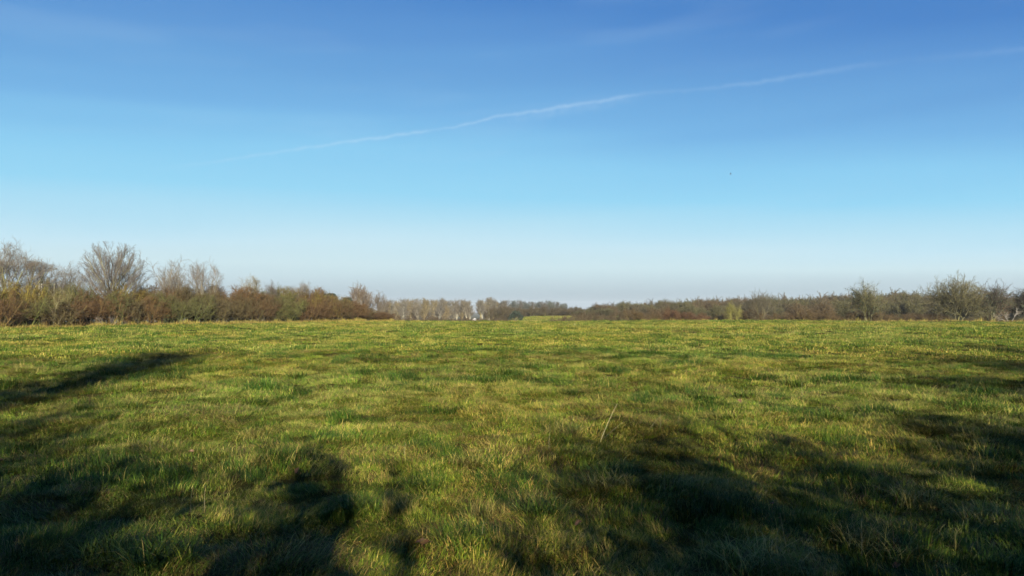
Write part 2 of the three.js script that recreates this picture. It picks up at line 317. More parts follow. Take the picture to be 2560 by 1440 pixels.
function plant(proto, name, x, z, { turn = 0, s = [1, 1, 1], tint = null, label, category, group, sink = 0 }) {
  const o = proto.clone(); o.name = numbered(name); o.position.set(x, ground(x, z) - sink, z); o.rotation.y = turn; o.scale.set(...s);
  o.userData = {}; tag(o, label, category, group); o.traverse((m) => { if (m.isMesh) { m.userData = m.name === 'trunk' ? {} : { kind: 'stuff' }; m.material = tintMat(m.material, tint); if (!m.isInstancedMesh) total += m.geometry.index.count / 3; else sprayed += m.count; } });
  scene.add(o); return o;
}
const SP = ['stems', 'branches', 'twigs', 'leaves'];

// shrubs of the hedge, about 3.4 m tall and 3 m across
const shrubCfg = (o) => ({ stems: 11, spread: .75, foot: .45, len: 2.9, rad: .028, kids: [6, 5], ang: [.55, .6, .65], ratio: [.42, .5, .55], start: [.22, .2, .2], wander: .28, rise: [.06, .06, .05], env: ell(1.2, 2.5, 1.75), bark: [.15, .135, .045], twig: [.08, .056, .016], twigR: .0115, ...o });
const shrubs = [];
for (let k = 0; k < 5; k++) shrubs.push(assemble('shrub', fit(growPlant(shrubCfg({ spread: .6 + .1 * k, tints: [[.17, .145, .04], .2] }), 100 + k), 3.5, 3.3), SP));
const HEDGE = { reds: [1.15, .8, .6], browns: [1, .95, .85], olives: [.98, 1.25, .75], yellows: [1.7, 1.6, .6], greys: [1.2, 1.3, 1.2] };
const hedgeLabel = { reds: 'reddish brown bare hedge shrub', browns: 'dull brown bare hedge shrub', olives: 'olive mossy bare hedge shrub', yellows: 'yellowish bare hedge shrub', greys: 'grey-twigged bare hedge shrub' };
{
  const r = rng(4242), ax = -49.5, az = -49.6, bx = -13.6, bz = -88.2, L = Math.hypot(bx - ax, bz - az), ux = (bx - ax) / L, uz = (bz - az) / L, nx = uz, nz = -ux; // n points away from the field
  const rows = [[.9, 1.15, .8], [2.6, 1.35, 1], [4.6, 1.7, 1.06]];
  for (const [off, step, hs] of rows) for (let s = 0; s < L - .6; s += step * (.8 + .4 * r())) {
    const x0 = ax + ux * s, z0 = az + uz * s, o = off + (r() - .5) * .9, sgn = 1;
    const x = x0 + nx * o * sgn, z = z0 + nz * o * sgn, t = s / L;
    const hgt = mix(1.06, .98, t) * (1 - .42 * S(.82, .94, t)) * (1 - .6 * S(.93, 1, t));
    const patch = noise(s * .22, off * .3) + .5 * noise(s * .7, 4), q = r();
    const kind = t > .74 ? (q < .58 ? 'reds' : q < .85 ? 'browns' : 'yellows') : patch > .1 ? (q < .6 ? 'olives' : q < .85 ? 'yellows' : 'browns') : patch < -.35 ? (q < .6 ? 'reds' : 'browns') : q < .4 ? 'browns' : q < .78 ? 'olives' : q < .93 ? 'reds' : 'greys';
    const col = 1280 + 1782 * x / -z, mark = col < 110 ? 'beneath the tall-spired tree' : col < 200 ? 'beside the low bushy grey tree' : col < 370 ? 'around the round-crowned tree' : col < 560 ? 'below the two upright grey trees' : col < 720 ? 'below the straw-coloured tree' : col < 880 ? 'in front of the conifers' : 'at the tapering hedge end';
    const rank = off < 1 ? 'front rank' : off < 3 ? 'middle rank' : 'rear rank';
    const k = hgt * hs * (.88 + .26 * r()), w = (.85 + .3 * r()) * (t > .9 ? .8 : 1);
    plant(shrubs[Math.floor(r() * 5)], 'hedge_shrub', x, z, { turn: r() * 6.283, s: [w, k, w], tint: HEDGE[kind], label: `${hedgeLabel[kind]}, ${rank}, ${mark}`, category: 'shrub', group: `${kind === 'reds' ? 'reddish' : kind.slice(0, -1)} shrubs of the hedge` });
  }
}

// trees standing in the hedge
const GREYT = [.17, .14, .1], LICH = [.27, .27, .10];
function single(name, cfg, seed, col, d, label, category, [h, w], opt = {}) {
  const group = undefined;
  const [x, z] = at(col, d), g = assemble('proto', fit(growPlant(cfg, seed), h, w)); const o = plant(g, name, x, z, { label, category, group, ...opt }); return o;
}
{ // the large tree: a forked trunk and curved limbs that rise to a domed crown
  const r = rng(71), V3 = (x, y, z) => new THREE.Vector3(x, y, z), cfg = { twig: [.14, .115, .085], twigR: .0085, spray: 7, tints: [[.13, .11, .09], .3] };
  const b = { trunk: [new Buf(), new Buf()], limb: new Buf(), crown: new Buf(), leaf: new Buf(), sprays: [], cfg, seed: 1 }, bark = [.2, .185, .085], forks = [];
  const bez = (a, c, d, t) => a.clone().multiplyScalar((1 - t) ** 2).addScaledVector(c, 2 * t * (1 - t)).addScaledVector(d, t * t);
  const run = (buf, a, c, d, r0, r1, n, sides, col) => { let p = a.clone(); const w = V3(0, 0, 0); for (let k = 1; k <= n; k++) { w.add(V3(r() - .5, (r() - .5) * .5, r() - .5).multiplyScalar(.05)); const q = bez(a, c, d, k / n).addScaledVector(w, 1 - k / n * .3); buf.tube(p, q, mix(r0, r1, (k - 1) / n), mix(r0, r1, k / n), sides, col); p = q; } };
  [[-.1, 0, -.28, 3.4, .2], [.12, .1, .62, 2.9, -.1]].forEach(([x, z, tx, ty, tz], k) => { const a = V3(x, -.15, z), d = V3(tx, ty, tz), c = V3(x * 1.2, 1.7, z); run(b.trunk[k], a, c, d, .19 - .05 * k, .09, 10, 8, bark); forks.push([a, c, d]); });
  const env = ell(4.6, 3.5, 3.2);
  for (let k = 0; k < 34; k++) {
    const f = forks[k % 3 === 0 ? 1 : 0], y = .02 + .98 * (k + .5) / 34, ph = k * 2.4 + .5 * r(), rad = Math.sqrt(Math.max(0, 1 - (y * 1.22 - .28) ** 2)), reach = .8 + .2 * r();
    const tgt = V3(Math.sin(ph) * rad * 2.95 * reach, 4.4 + (y * 1.22 - .28) * 3.4 * reach, Math.cos(ph) * rad * 2.95 * reach), a = bez(...f, mix(.42, 1, Math.min(1, y * .9 + .15 * r())));
    const c = a.clone().lerp(tgt, .5).add(V3(-tgt.x * .08, -.25 * rad, -tgt.z * .08)), col = vary(r() < .5 ? bark : [.16, .135, .1], r, .3).map((q) => q * 1.5);
    run(b.limb, a, c, tgt, .055, .012, 8, 4, col);
    const spray = (p, d, l) => { const dir = d.clone().add(V3(r() - .5, .35 + .5 * r(), r() - .5)).normalize(); for (let q = 0; q < 3 && !env(p.clone().addScaledVector(dir, l)); q++) l *= .75; b.sprays.push({ p: p.clone(), d: dir, l, w: r() * 6.28 }); };
    for (let m = 0; m < 8; m++) { const t = mix(.4, 1, (m + r()) / 8), p = bez(a, c, tgt, t), out = p.clone().sub(V3(0, 3, 0)).normalize(); spray(p, out.add(V3(r() - .5, r() - .5, r() - .5).multiplyScalar(1.2)), .6 + .35 * r()); }
    for (let m = 0; m < 4; m++) { const p = bez(a, c, tgt, mix(.35, .85, (m + r()) / 4)), out = tgt.clone().sub(a).normalize().add(V3(r() - .5, r() * .6, r() - .5).multiplyScalar(1.5)).normalize(), e = p.clone().addScaledVector(out, .9 + .5 * r()); if (!env(e)) continue; const mid = p.clone().lerp(e, .5).add(V3(0, -.08, 0)); run(b.limb, p, mid, e, .02, .008, 3, 3, col); for (let q = 0; q < 4; q++) spray(bez(p, mid, e, mix(.3, 1, (q + r()) / 4)), out, .5 + .3 * r()); }
  }
  const [x, z] = at(284, 67); plant(assemble('proto', b), 'bare_tree', x, z, { label: 'large round-crowned bare tree with forked mossy trunk rising above the hedge', category: 'tree' });
}
single('bare_tree', { stems: 3, spread: .3, foot: .3, len: 4.6, rad: .1, taper: .7, kids: [9, 6, 3], ang: [.45, .5, .55, .5], ratio: [.6, .5, .5, .5], start: [.3, .2, .2, .2], wander: .2, rise: [.06, .1, .06, .05], env: (p) => ell(3.2, 2.3, 3.1)(p) || ell(4.4, 2.6, .8)(p), bark: [.22, .22, .09], twig: GREYT, twigR: .0075 }, 12, 28, 62, 'spreading bare tree with a tall thin central spire, grey twigs above olive lower stems', 'tree', [7.2, 6.4]);
const slim = (h, w, extra) => ({ stems: 3, spread: .16, foot: .25, len: h * .8, rad: .06, taper: .7, kids: [10, 5], ang: [.4, .5, .5], ratio: [.45, .5, .5], start: [.3, .2, .2], wander: .18, rise: [.04, .1, .06], env: ell(h * .55, h * .46, w), bark: [.25, .22, .12], twig: GREYT, twigR: .0075, ...extra });
single('slim_tree', slim(6.1, 1.8, { stems: 5, spread: .3 }), 13, 428, 71, 'upright grey bare tree with many thin stems above the hedge, broader of two', 'tree', [6.3, 3.7]);
single('slim_tree', slim(6.2, 1.4, { stems: 3, spread: .24 }), 14, 512, 73.5, 'upright bare tree with open fan of pale branches above the hedge, narrower of two', 'tree', [6.4, 3.0]);
single('slim_tree', slim(5.0, 1.1, { bark: [.24, .22, .11], twig: [.22, .19, .11] }), 15, 626, 77.5, 'small pale straw-coloured bare tree poking above the reddish hedge', 'tree', [5.2, 2.3]);
single('slim_tree', slim(4.9, 2.0, { stems: 6, spread: .35 }), 16, 145, 64.5, 'low bushy grey tree in the hedge beside the large round-crowned tree', 'tree', [5.1, 4.6]);
single('slim_tree', slim(4.2, .9, { bark: [.1, .09, .06], twig: [.12, .1, .08] }), 17, 680, 78, 'dark thin bare sapling poking above the reddish hedge', 'tree', [4.5, 1.6]);
single('slim_tree', slim(4.1, 1.2, {}), 18, 745, 81, 'low grey sapling just above the reddish hedge top', 'tree', [4.3, 2.6]);
single('slim_tree', slim(6.6, 1.9, { stems: 6, spread: .34, twig: [.17, .125, .08], twigR: .012 }), 19, 905, 112, 'fan-shaped bare tree with pinkish brown branches behind the hedge end', 'tree', [6.3, 3.8]);
single('slim_tree', slim(5.6, 1.9, { stems: 5, spread: .34, twig: [.15, .125, .09], twigR: .012 }), 20, 950, 118, 'low wide grey bare tree behind the tapering hedge end', 'tree', [5.2, 4]);
// dark rounded conifer tops behind the hedge
{
  const r = rng(31), b = { trunk: [new Buf()], limb: new Buf(), crown: new Buf(), leaf: new Buf() };
  b.trunk[0].tube(new THREE.Vector3(0, -.2, 0), new THREE.Vector3(0, 4.2, 0), .14, .03, 7, [.1, .07, .05]);
  for (let k = 0; k < 2600; k++) { const t = r(), y = 1 + 3.9 * t, rr = 1.5 * Math.sqrt(Math.max(0, 1 - ((y - 2.7) / 2.3) ** 2)) * Math.sqrt(r()), a = r() * 6.283, p = new THREE.Vector3(Math.sin(a) * rr, y, Math.cos(a) * rr), d = new THREE.Vector3(Math.sin(a), .5 + r(), Math.cos(a)).normalize(); b.leaf.leaf(p, d, bend(d, 1.57, r() * 6), .26, .07, vary([.018, .036, .016], r)); }
  const g = assemble('proto', b, ['trunk', 'limbs', 'crown', 'foliage']);
  for (const [c, d, k, t] of [[806, 106, .92, 0], [828, 109, .95, 1], [868, 110, .86, 2.4]]) { const [x, z] = at(c, d); plant(g, 'conifer', x, z, { turn: t, s: [.8, k, .8], label: 'small dark green conifer showing its top above the reddish hedge', category: 'conifer', group: 'conifers behind the hedge' }); }
}
// ---------------------------------------------------------------- poplars in the valley
const poplarCfg = (o) => ({ stems: 1, spread: .1, len: 13, rad: .2, taper: .85, kids: [26, 6], ang: [.42, .45, .5], ratio: [.2, .5, .5], start: [.46, .2, .2], wander: .12, rise: [.05, .16, .1], env: ell(9.6, 5, 1.75), bark: [.36, .33, .22], twig: [.17, .145, .095], twigR: .02, ...o });
const poplars = [0, 1, 2].map((k) => assemble('proto', fit(growPlant(poplarCfg({ kids: [24 + 3 * k, 6] }), 200 + k), 14.2, 4.8)));
{
  const r = rng(99);
  const cols = []; for (let c = 958; c < 1255; c += 6.4 + 3 * r()) if (c < 1181 || c > 1197) cols.push(c);
  cols.forEach((c, i) => { const d = 226 + 70 * r() + (c < 1010 ? 18 : 0), [x, z] = at(c, d), want = EYE + d * (15 + 9 * r() + (c < 1000 ? -4 : 0) + (Math.abs(c - 1220) < 5 ? 5 : 0)) / 1782 - ground(x, z), k = want / 14.2;
    plant(poplars[i % 3], 'poplar_tree', x, z, { turn: r() * 6.28, s: [.85 + .3 * r(), k, .85 + .3 * r()], tint: i % 4 === 1 ? [1.15, 1.05, .72] : i % 4 === 2 ? [.9, .95, 1.05] : null, label: `slender bare poplar with pale trunk, ${c > 1190 ? 'beyond the white shed gap' : c > 1120 ? 'near the white shed gap' : c > 1040 ? 'mid-row in the valley' : 'next to the hedge end'}`, category: 'tree', group: 'poplars in the valley' }); });
}
// broad trees of the woods: rounded crowns of fine twigs
const woodCfg = (o) => ({ stems: 3, spread: .35, foot: .3, len: 4, rad: .12, taper: .6, kids: [11, 8], ang: [.7, .6, .6], ratio: [.75, .5, .5], start: [.06, .15, .15], wander: .24, rise: [.04, .05, .04], env: ell(2.7, 4.0, 3.3), bark: [.12, .11, .055], twig: [.088, .07, .026], twigR: .027, ...o });
const woods = [0, 1, 2, 3].map((k) => assemble('proto', fit(growPlant(woodCfg({ spread: .3 + .06 * k }), 300 + k), 6.4, 6.6)));
const tall = [0, 1].map((k) => assemble('proto', fit(growPlant(woodCfg({ stems: 2, len: 8, spread: .2, kids: [14, 7], ratio: [.5, .5, .5], env: ell(7, 6.4, 4.2), twig: [.11, .105, .08], twigR: .026, start: [.12, .15, .15] }), 320 + k), 13.2, 8)));
{
  const r = rng(12);
  for (let i = 0; i < 16; i++) { const c = 1256 + i * 10.6 + (r() - .5) * 6, d = 285 + 40 * r(), [x, z] = at(c, d), want = EYE + d * (15 + 7 * r() - (i > 13 ? 6 : 0)) / 1782 - ground(x, z), k = want / 13.2; plant(tall[i % 2], 'wood_tree', x, z, { turn: r() * 6.28, s: [k * .95, k, k * .95], tint: [[.8, .92, .95], [1, .95, .95], [.85, .95, .8]][i % 3], label: 'hazy grey-brown round-headed tree in the wood beyond the poplars', category: 'tree', group: 'round-headed trees beyond the poplars' }); }
  // ridge of woodland on the right: height of its top against the column it stands in
  const top = [[1400, 2], [1440, 4], [1500, 7], [1550, 13], [1600, 18], [1680, 20], [1750, 24], [1850, 24], [1950, 26], [2050, 29], [2150, 31], [2260, 38], [2340, 32], [2450, 30], [2600, 32]];
  const topAt = (c) => { for (let k = 0; k + 1 < top.length; k++) if (c < top[k + 1][0]) return mix(top[k][1], top[k + 1][1], clamp((c - top[k][0]) / (top[k + 1][0] - top[k][0]), 0, 1)); return 40; };
  const wl = { olive: 'olive-brown ridge tree', brown: 'reddish brown ridge tree', grey: 'grey-brown ridge tree' }, wt = { olive: [.9, 1.02, .62], brown: [1.1, .9, .7], grey: [.85, .84, .8] };
  for (const [d0, d1, drop, n] of [[235, 265, 0, 58], [196, 222, 7, 52], [160, 186, 15, 44]]) for (let i = 0; i < n; i++) {
    const c = mix(1405, 2640, (i + r() * .9) / n), d = mix(d0, d1, r()), [x, z] = at(c, d), y = Math.max(-6, topAt(c) - drop + 9 * (r() - .55)), want = EYE + d * y / 1782 - ground(x, z), k = want / 6.4, q = r();
    if (drop === 15 && c < 1560) continue; if (drop === 7 && c < 1425) continue;
    const kind = q < .45 ? 'olive' : q < .72 ? 'brown' : 'grey', w = clamp(k, .7, 1.25) * (.9 + .35 * r());
    plant(woods[i % 4], 'woodland_tree', x, z, { turn: r() * 6.28, s: [w, k, w], tint: wt[kind], label: `${wl[kind]}, ${drop ? drop > 10 ? 'lowest' : 'middle' : 'hindmost'} tier, ${c < 1600 ? 'near the pale field strip' : c < 1815 ? 'above the reddish brambles' : c < 1960 ? 'behind the forked lichened shrub' : c < 2110 ? 'above the brown brambles' : c < 2240 ? 'behind the ivy-hung thorn' : c < 2480 ? 'behind the broad yellowish thorn' : 'behind the fallen bough'}`, category: 'tree', group: `${kind} trees of the ridge wood` });
  }
}
// scrub: low rounded bushes
const scrubs = [0, 1, 2].map((k) => assemble('shrub', fit(growPlant(shrubCfg({ stems: 13, spread: 1.05, len: 1.7, env: ell(.5, 1.5, 1.6), twigR: .013, stems: 9, kids: [5, 4] }), 140 + k), 1.9, 3.2), SP));
const scrub = (c, d, h, w, tint, label, group, t) => { const [x, z] = at(c, d); plant(scrubs[Math.floor(t * 3) % 3], 'scrub_bush', x, z, { turn: t * 20, s: [w / 3.2, h / 1.9, w / 3.2], tint, label, category: 'bush', group }); };
{
  const r = rng(55);
  for (let i = 0; i < 46; i++) { const t = (i + r() * .8) / 46, o = 1.2 + 1.6 * r(), x = mix(-49.5, -14.5, t) - .73 * o, z = mix(-49.6, -87.2, t) - .68 * o, dk = r() < .5; plant(scrubs[i % 3], 'scrub_bush', x, z, { turn: r() * 6, s: [.62, (.75 + .35 * r()) * (t > .9 ? .6 : 1), .62], tint: dk ? [.7, .72, .6] : [.95, .8, .65], label: dk ? 'dark low bush at the foot of the hedge' : 'low russet bramble at the foot of the hedge', category: 'bush', group: dk ? 'dark bushes at the hedge foot' : 'russet brambles at the hedge foot' }); }
  for (let i = 0; i < 26; i++) scrub(mix(1385, 1640, i / 25) + (r() - .5) * 8, 124 + 14 * r(), mix(2.6, 3.5, S(0, 8, i)) * (.9 + .25 * r()), 3.6, [1, .95, 1.0 + .1 * r()], 'grey-brown bush in the low row along the dip before the ridge', 'bushes in the dip', r());
  for (let i = 0; i < 30; i++) { const c = mix(1590, 2330, i / 29) + (r() - .5) * 14, red = c > 1650 && c < 1800; scrub(c, 96 + 9 * r(), (red ? 1.9 : 1.55) * (.8 + .5 * r()), 3.6, red ? [1.25, .82, .7] : [1.15, 1, .85], red ? 'reddish bramble bush at the far edge of the meadow' : 'dull brown bramble bush at the far edge of the meadow', red ? 'reddish brambles at the meadow edge' : 'brown brambles at the meadow edge', r()); }
  for (let i = 0; i < 8; i++) scrub(2330 + i * 42, 108 + 10 * r(), 2.2, 4.2, [.95, 1, .8], 'olive bush filling between the thorn trees', 'bushes between the thorn trees', r());
  for (let i = 0; i < 20; i++) { const c = mix(1235, 1440, i / 19), d = 235 + 25 * r(), [x, z] = at(c, d); scrub(c, d, EYE + d * (6 - 9 * r()) / 1782 - ground(x, z), 8, [.9, .9, .8], 'dull thicket bush along the foot of the round-headed wood', 'thicket below the round-headed wood', r()); }
  for (let i = 0; i < 24; i++) { const c = mix(985, 1250, i / 23), d = 175 + 40 * r(), [x, z] = at(c, d), h = EYE + d * (-20 - 9 * r() - (c > 1230 ? 4 : 0)) / 1782 - ground(x, z); scrub(c, d, h, 6, [.95, .85, .8], 'dim brown thicket bush at the foot of the poplars', 'thicket below the poplars', r()); }
}
// thorn trees and shrubs at the right-hand edge of the meadow
const thorn = (h, w, o) => ({ stems: 4, spread: .5, foot: .35, len: h * .62, rad: .07, taper: .6, kids: [9, 8], ang: [.65, .7, .75], ratio: [.6, .52, .5], start: [.18, .15, .15], wander: .36, rise: [.05, .05, .02], env: (p) => ell(h * .45, h * .56, w)(p), bark: [.13, .12, .05], twig: [.085, .072, .032], twigR: .009, ...o });
const IVY = (share, hmax) => ({ n: 2, share, size: .13, col: [.035, .055, .016], where: (p, r) => p.y < hmax * (.5 + .6 * r()) });
single('lichen_shrub', thorn(3.3, 1.15, { bark: [.3, .28, .06], twig: [.2, .185, .04], stems: 3 }), 61, 1832, 97, 'yellow-green lichened shrub with forked stems at the meadow edge', 'shrub', [3.1, 2.3]);
single('thorn_tree', thorn(4.2, 1.75, { twig: [.1, .088, .05] }), 62, 1902, 97, 'ragged thorn tree with thin wispy top beside the yellow-green forked shrub', 'tree', [4.4, 3.6]);
single('thorn_tree', thorn(5.0, 2.3, { tints: [[.18, .17, .04], .25], leaves: { ...IVY(1, 5), n: 5 } }), 63, 2172, 96.5, 'solitary ivy-hung thorn tree with peaked crown at the meadow edge', 'tree', [5.4, 5]);
single('thorn_tree', thorn(5.2, 3.0, { stems: 6, spread: .62, kids: [11, 9], wander: .45, rad: .05, bark: [.1, .09, .04], tints: [[.22, .2, .06], .28], twig: [.1, .085, .036], leaves: { ...IVY(1, 3.6), n: 4, col: [.07, .07, .018] } }), 64, 2385, 97, 'broad many-stemmed yellowish thorn tree beside the dark thorn tree', 'tree', [5.7, 7.2]);
single('thorn_tree', thorn(4.5, 2.0, { twig: [.07, .05, .028], leaves: { ...IVY(1, 4), n: 5 } }), 65, 2478, 96, 'dark brown dense thorn tree beside the broad yellowish one', 'tree', [4.9, 4.6]);
single('thorn_tree', thorn(4.3, 2.1, { twig: [.065, .05, .03], leaves: { ...IVY(1, 4), n: 5 } }), 66, 2572, 95, 'dark thorn tree behind the pale fallen bough', 'tree', [4.8, 4.6]);
single('fallen_bough', { stems: 3, spread: 1.3, foot: .3, len: 2.0, rad: .035, taper: .7, kids: [5], ang: [.6, .7], ratio: [.5, .5], start: [.3, .2], wander: .4, rise: [.05, .06], bark: [.4, .36, .3], twig: [.36, .32, .26], twigR: .011, spray: 4 }, 67, 2522, 93.5, 'pale bleached fallen bough lying between the dark thorn trees', 'branch', [1.9, 3.4]);
// pale crooked stems at the foot of the left hedge
single('crooked_sapling', { stems: 4, spread: 1.0, foot: .6, len: 2.6, rad: .032, taper: .7, kids: [7, 5], ang: [.7, .6, .6], ratio: [.4, .5, .5], start: [.35, .2, .2], wander: .45, rise: [.04, .06, .05], bark: [.24, .22, .13], twig: [.22, .2, .07], twigR: .008 }, 68, 135, 61.2, 'crooked sapling with pale arching stems leaning out of the hedge foot', 'sapling', [3.3, 5]);
single('fallen_branch', { stems: 4, spread: 1.5, foot: .4, len: 1.5, rad: .03, taper: .7, kids: [5], ang: [.6, .7], ratio: [.5, .5], start: [.2, .2], wander: .3, rise: [0, 0], bark: [.3, .29, .26], twig: [.26, .25, .23], twigR: .009, spray: 3 }, 69, 272, 64.2, 'grey fallen branch on the grass below the large round-crowned tree', 'branch', [.7, 3.2]);
// dark evergreen bush down the slope
{
  const r = rng(81), b = { trunk: [new Buf()], limb: new Buf(), crown: new Buf(), leaf: new Buf() };
  for (let k = 0; k < 4; k++) b.trunk[0].tube(new THREE.Vector3(0, -.2, 0), new THREE.Vector3((r() - .5) * 2, 2.2, (r() - .5) * 2), .08, .03, 5, [.1, .08, .05]);
  for (let k = 0; k < 2200; k++) { const a = r() * 6.283, ph = r() * 1.5, rr = 1.7 * (.6 + .4 * Math.sqrt(r())) * (1 + .25 * noise(a * 2, ph * 3)), d = new THREE.Vector3(Math.sin(a) * Math.cos(ph), Math.sin(ph), Math.cos(a) * Math.cos(ph)); const p = d.clone().multiplyScalar(rr); p.y = p.y * 1.15 + .6; b.leaf.leaf(p, bend(d, .6, r() * 6), bend(d, 1.57, r() * 6), .22, .08, vary([.02, .036, .014], r)); }
  const g = assemble('proto', b, ['stems', 'limbs', 'crown', 'foliage']), [x, z] = at(1289, 190);
  plant(g, 'evergreen_bush', x, z, { s: [1.1, 1.15, 1.1], label: 'dark evergreen bush on the slope beneath the wood', category: 'bush' });
}

// ---------------------------------------------------------------- small built things far off
const plain = (r, g, b, o = {}) => new THREE.MeshStandardMaterial({ color: rgb(r, g, b), roughness: .7, ...o });
function box(name, w, h, d, x, y, z, m, parent) { const o = new THREE.Mesh(new THREE.BoxGeometry(w, h, d), m); o.name = name; o.position.set(x, y, z); o.castShadow = o.receiveShadow = true; parent.add(o); return o; }
{
  const [x, z] = at(1187, 205), g = new THREE.Group(), y = ground(x, z); g.name = 'white_shed'; g.position.set(x, y, z); scene.add(g);
  const top = EYE + 205 * -23 / 1782 - y, wl = plain(.4, .39, .36), rf = plain(.36, .36, .34);
  box('wall', 1.0, top - .5, 2.4, 0, (top - .5) / 2, 0, wl, g);
  const sh = new THREE.Shape(); sh.moveTo(-.6, 0); sh.lineTo(0, .5); sh.lineTo(.6, 0); sh.closePath();
  const r = new THREE.Mesh(new THREE.ExtrudeGeometry(sh, { depth: 2.6, bevelEnabled: false }), rf); r.name = 'roof'; r.position.set(0, top - .497, -1.3); g.add(r);
  box('door', .6, 1.9, .05, .2, .95, 1.23, plain(.2, .2, .2), g);
  tag(g, 'small white-roofed shed glimpsed in the gap between the poplars', 'shed');
  for (const [c, d, h, w, nm, lb] of [[1284, 178, 1.1, .22, 'marker_post', 'pale upright marker post standing on the far green slope'], [1263, 178, .5, .4, 'feed_trough', 'low white trough lying on the far green slope']]) {
    const [px, pz] = at(c, d), q = new THREE.Group(); q.name = nm; q.position.set(px, land(px, pz), pz); q.scale.setScalar(.75); scene.add(q); const m = plain(.75, .74, .68);
    if (nm === 'marker_post') { box('post', w, h, w, 0, h / 2 - .05, 0, m, q); const cp = new THREE.Mesh(new THREE.ConeGeometry(w * .75, .12, 4), m); cp.name = 'cap'; cp.rotation.y = Math.PI / 4; cp.position.y = h + .01; q.add(cp); }
    else { const s = new THREE.Shape(); s.moveTo(-.35, .5); s.lineTo(.35, .5); s.lineTo(.27, 0); s.lineTo(-.27, 0); s.closePath(); const tb = new THREE.Mesh(new THREE.ExtrudeGeometry(s, { depth: .5, bevelSize: .02, bevelThickness: .02, bevelSegments: 1 }), m); tb.name = 'basin'; tb.position.z = -.25; q.add(tb); box('rim', .78, .05, .6, 0, .53, 0, m, q); }
    tag(q, lb, nm === 'marker_post' ? 'post' : 'trough');
  }
}
// weathered rail frame half hidden in the hedge
{
  const [x, z] = at(112, 63), g = new THREE.Group(); g.name = 'timber_frame'; g.position.set(x, ground(x, z), z); scene.add(g);
  const m = plain(.34, .33, .26), dk = plain(.12, .11, .07);
  for (const [px, mm] of [[-.5, m], [-.28, m], [.85, dk]]) box('post', .1, 3.9, .1, px, 1.9, 0, mm, g);
  for (const py of [3.72, 3.2]) box('rail', 1.7, .05, .05, .15, py, .08, dk, g);
  tag(g, 'weathered timber frame of posts and rails half hidden in the hedge', 'frame');
}
// a bird over the field
{
  const el = 10.29 * R, az = 17.12 * R, D = 150, g = new THREE.Group(); g.name = 'bird'; g.position.set(Math.sin(az) * Math.cos(el) * D, EYE + Math.sin(el) * D, -Math.cos(az) * Math.cos(el) * D); scene.add(g);
  const m = plain(.03, .03, .035, { side: THREE.DoubleSide });
  const body = new THREE.Mesh(new THREE.SphereGeometry(.06, 12, 8), m); body.name = 'body'; body.scale.set(1, .9, 3); g.add(body);
  const beak = new THREE.Mesh(new THREE.ConeGeometry(.02, .07, 6), m); beak.name = 'beak'; beak.rotation.x = -Math.PI / 2; beak.position.z = -.21; g.add(beak);
  for (const s of [-1, 1]) { const w = new THREE.Shape(); w.moveTo(0, -.09); w.quadraticCurveTo(.2, -.14, .44, .05); w.lineTo(.3, .1); w.lineTo(0, .1); w.closePath(); const o = new THREE.Mesh(new THREE.ExtrudeGeometry(w, { depth: .012, bevelEnabled: false }), m); o.name = 'wing'; o.rotation.set(Math.PI / 2, 0, 0); const h = new THREE.Group(); o.rotation.y = s * .5; o.scale.x = s; g.add(o); }
  const t = new THREE.Shape(); t.moveTo(-.03, 0); t.lineTo(.03, 0); t.lineTo(.07, .16); t.lineTo(-.07, .16); t.closePath(); const tl = new THREE.Mesh(new THREE.ExtrudeGeometry(t, { depth: .01, bevelEnabled: false }), m); tl.name = 'tail'; tl.rotation.x = Math.PI / 2; tl.position.z = .14; g.add(tl);
  g.rotation.set(.2, .9, 1.0); g.scale.setScalar(.7);
  tag(g, 'small dark bird banking alone in the open sky', 'bird');
}
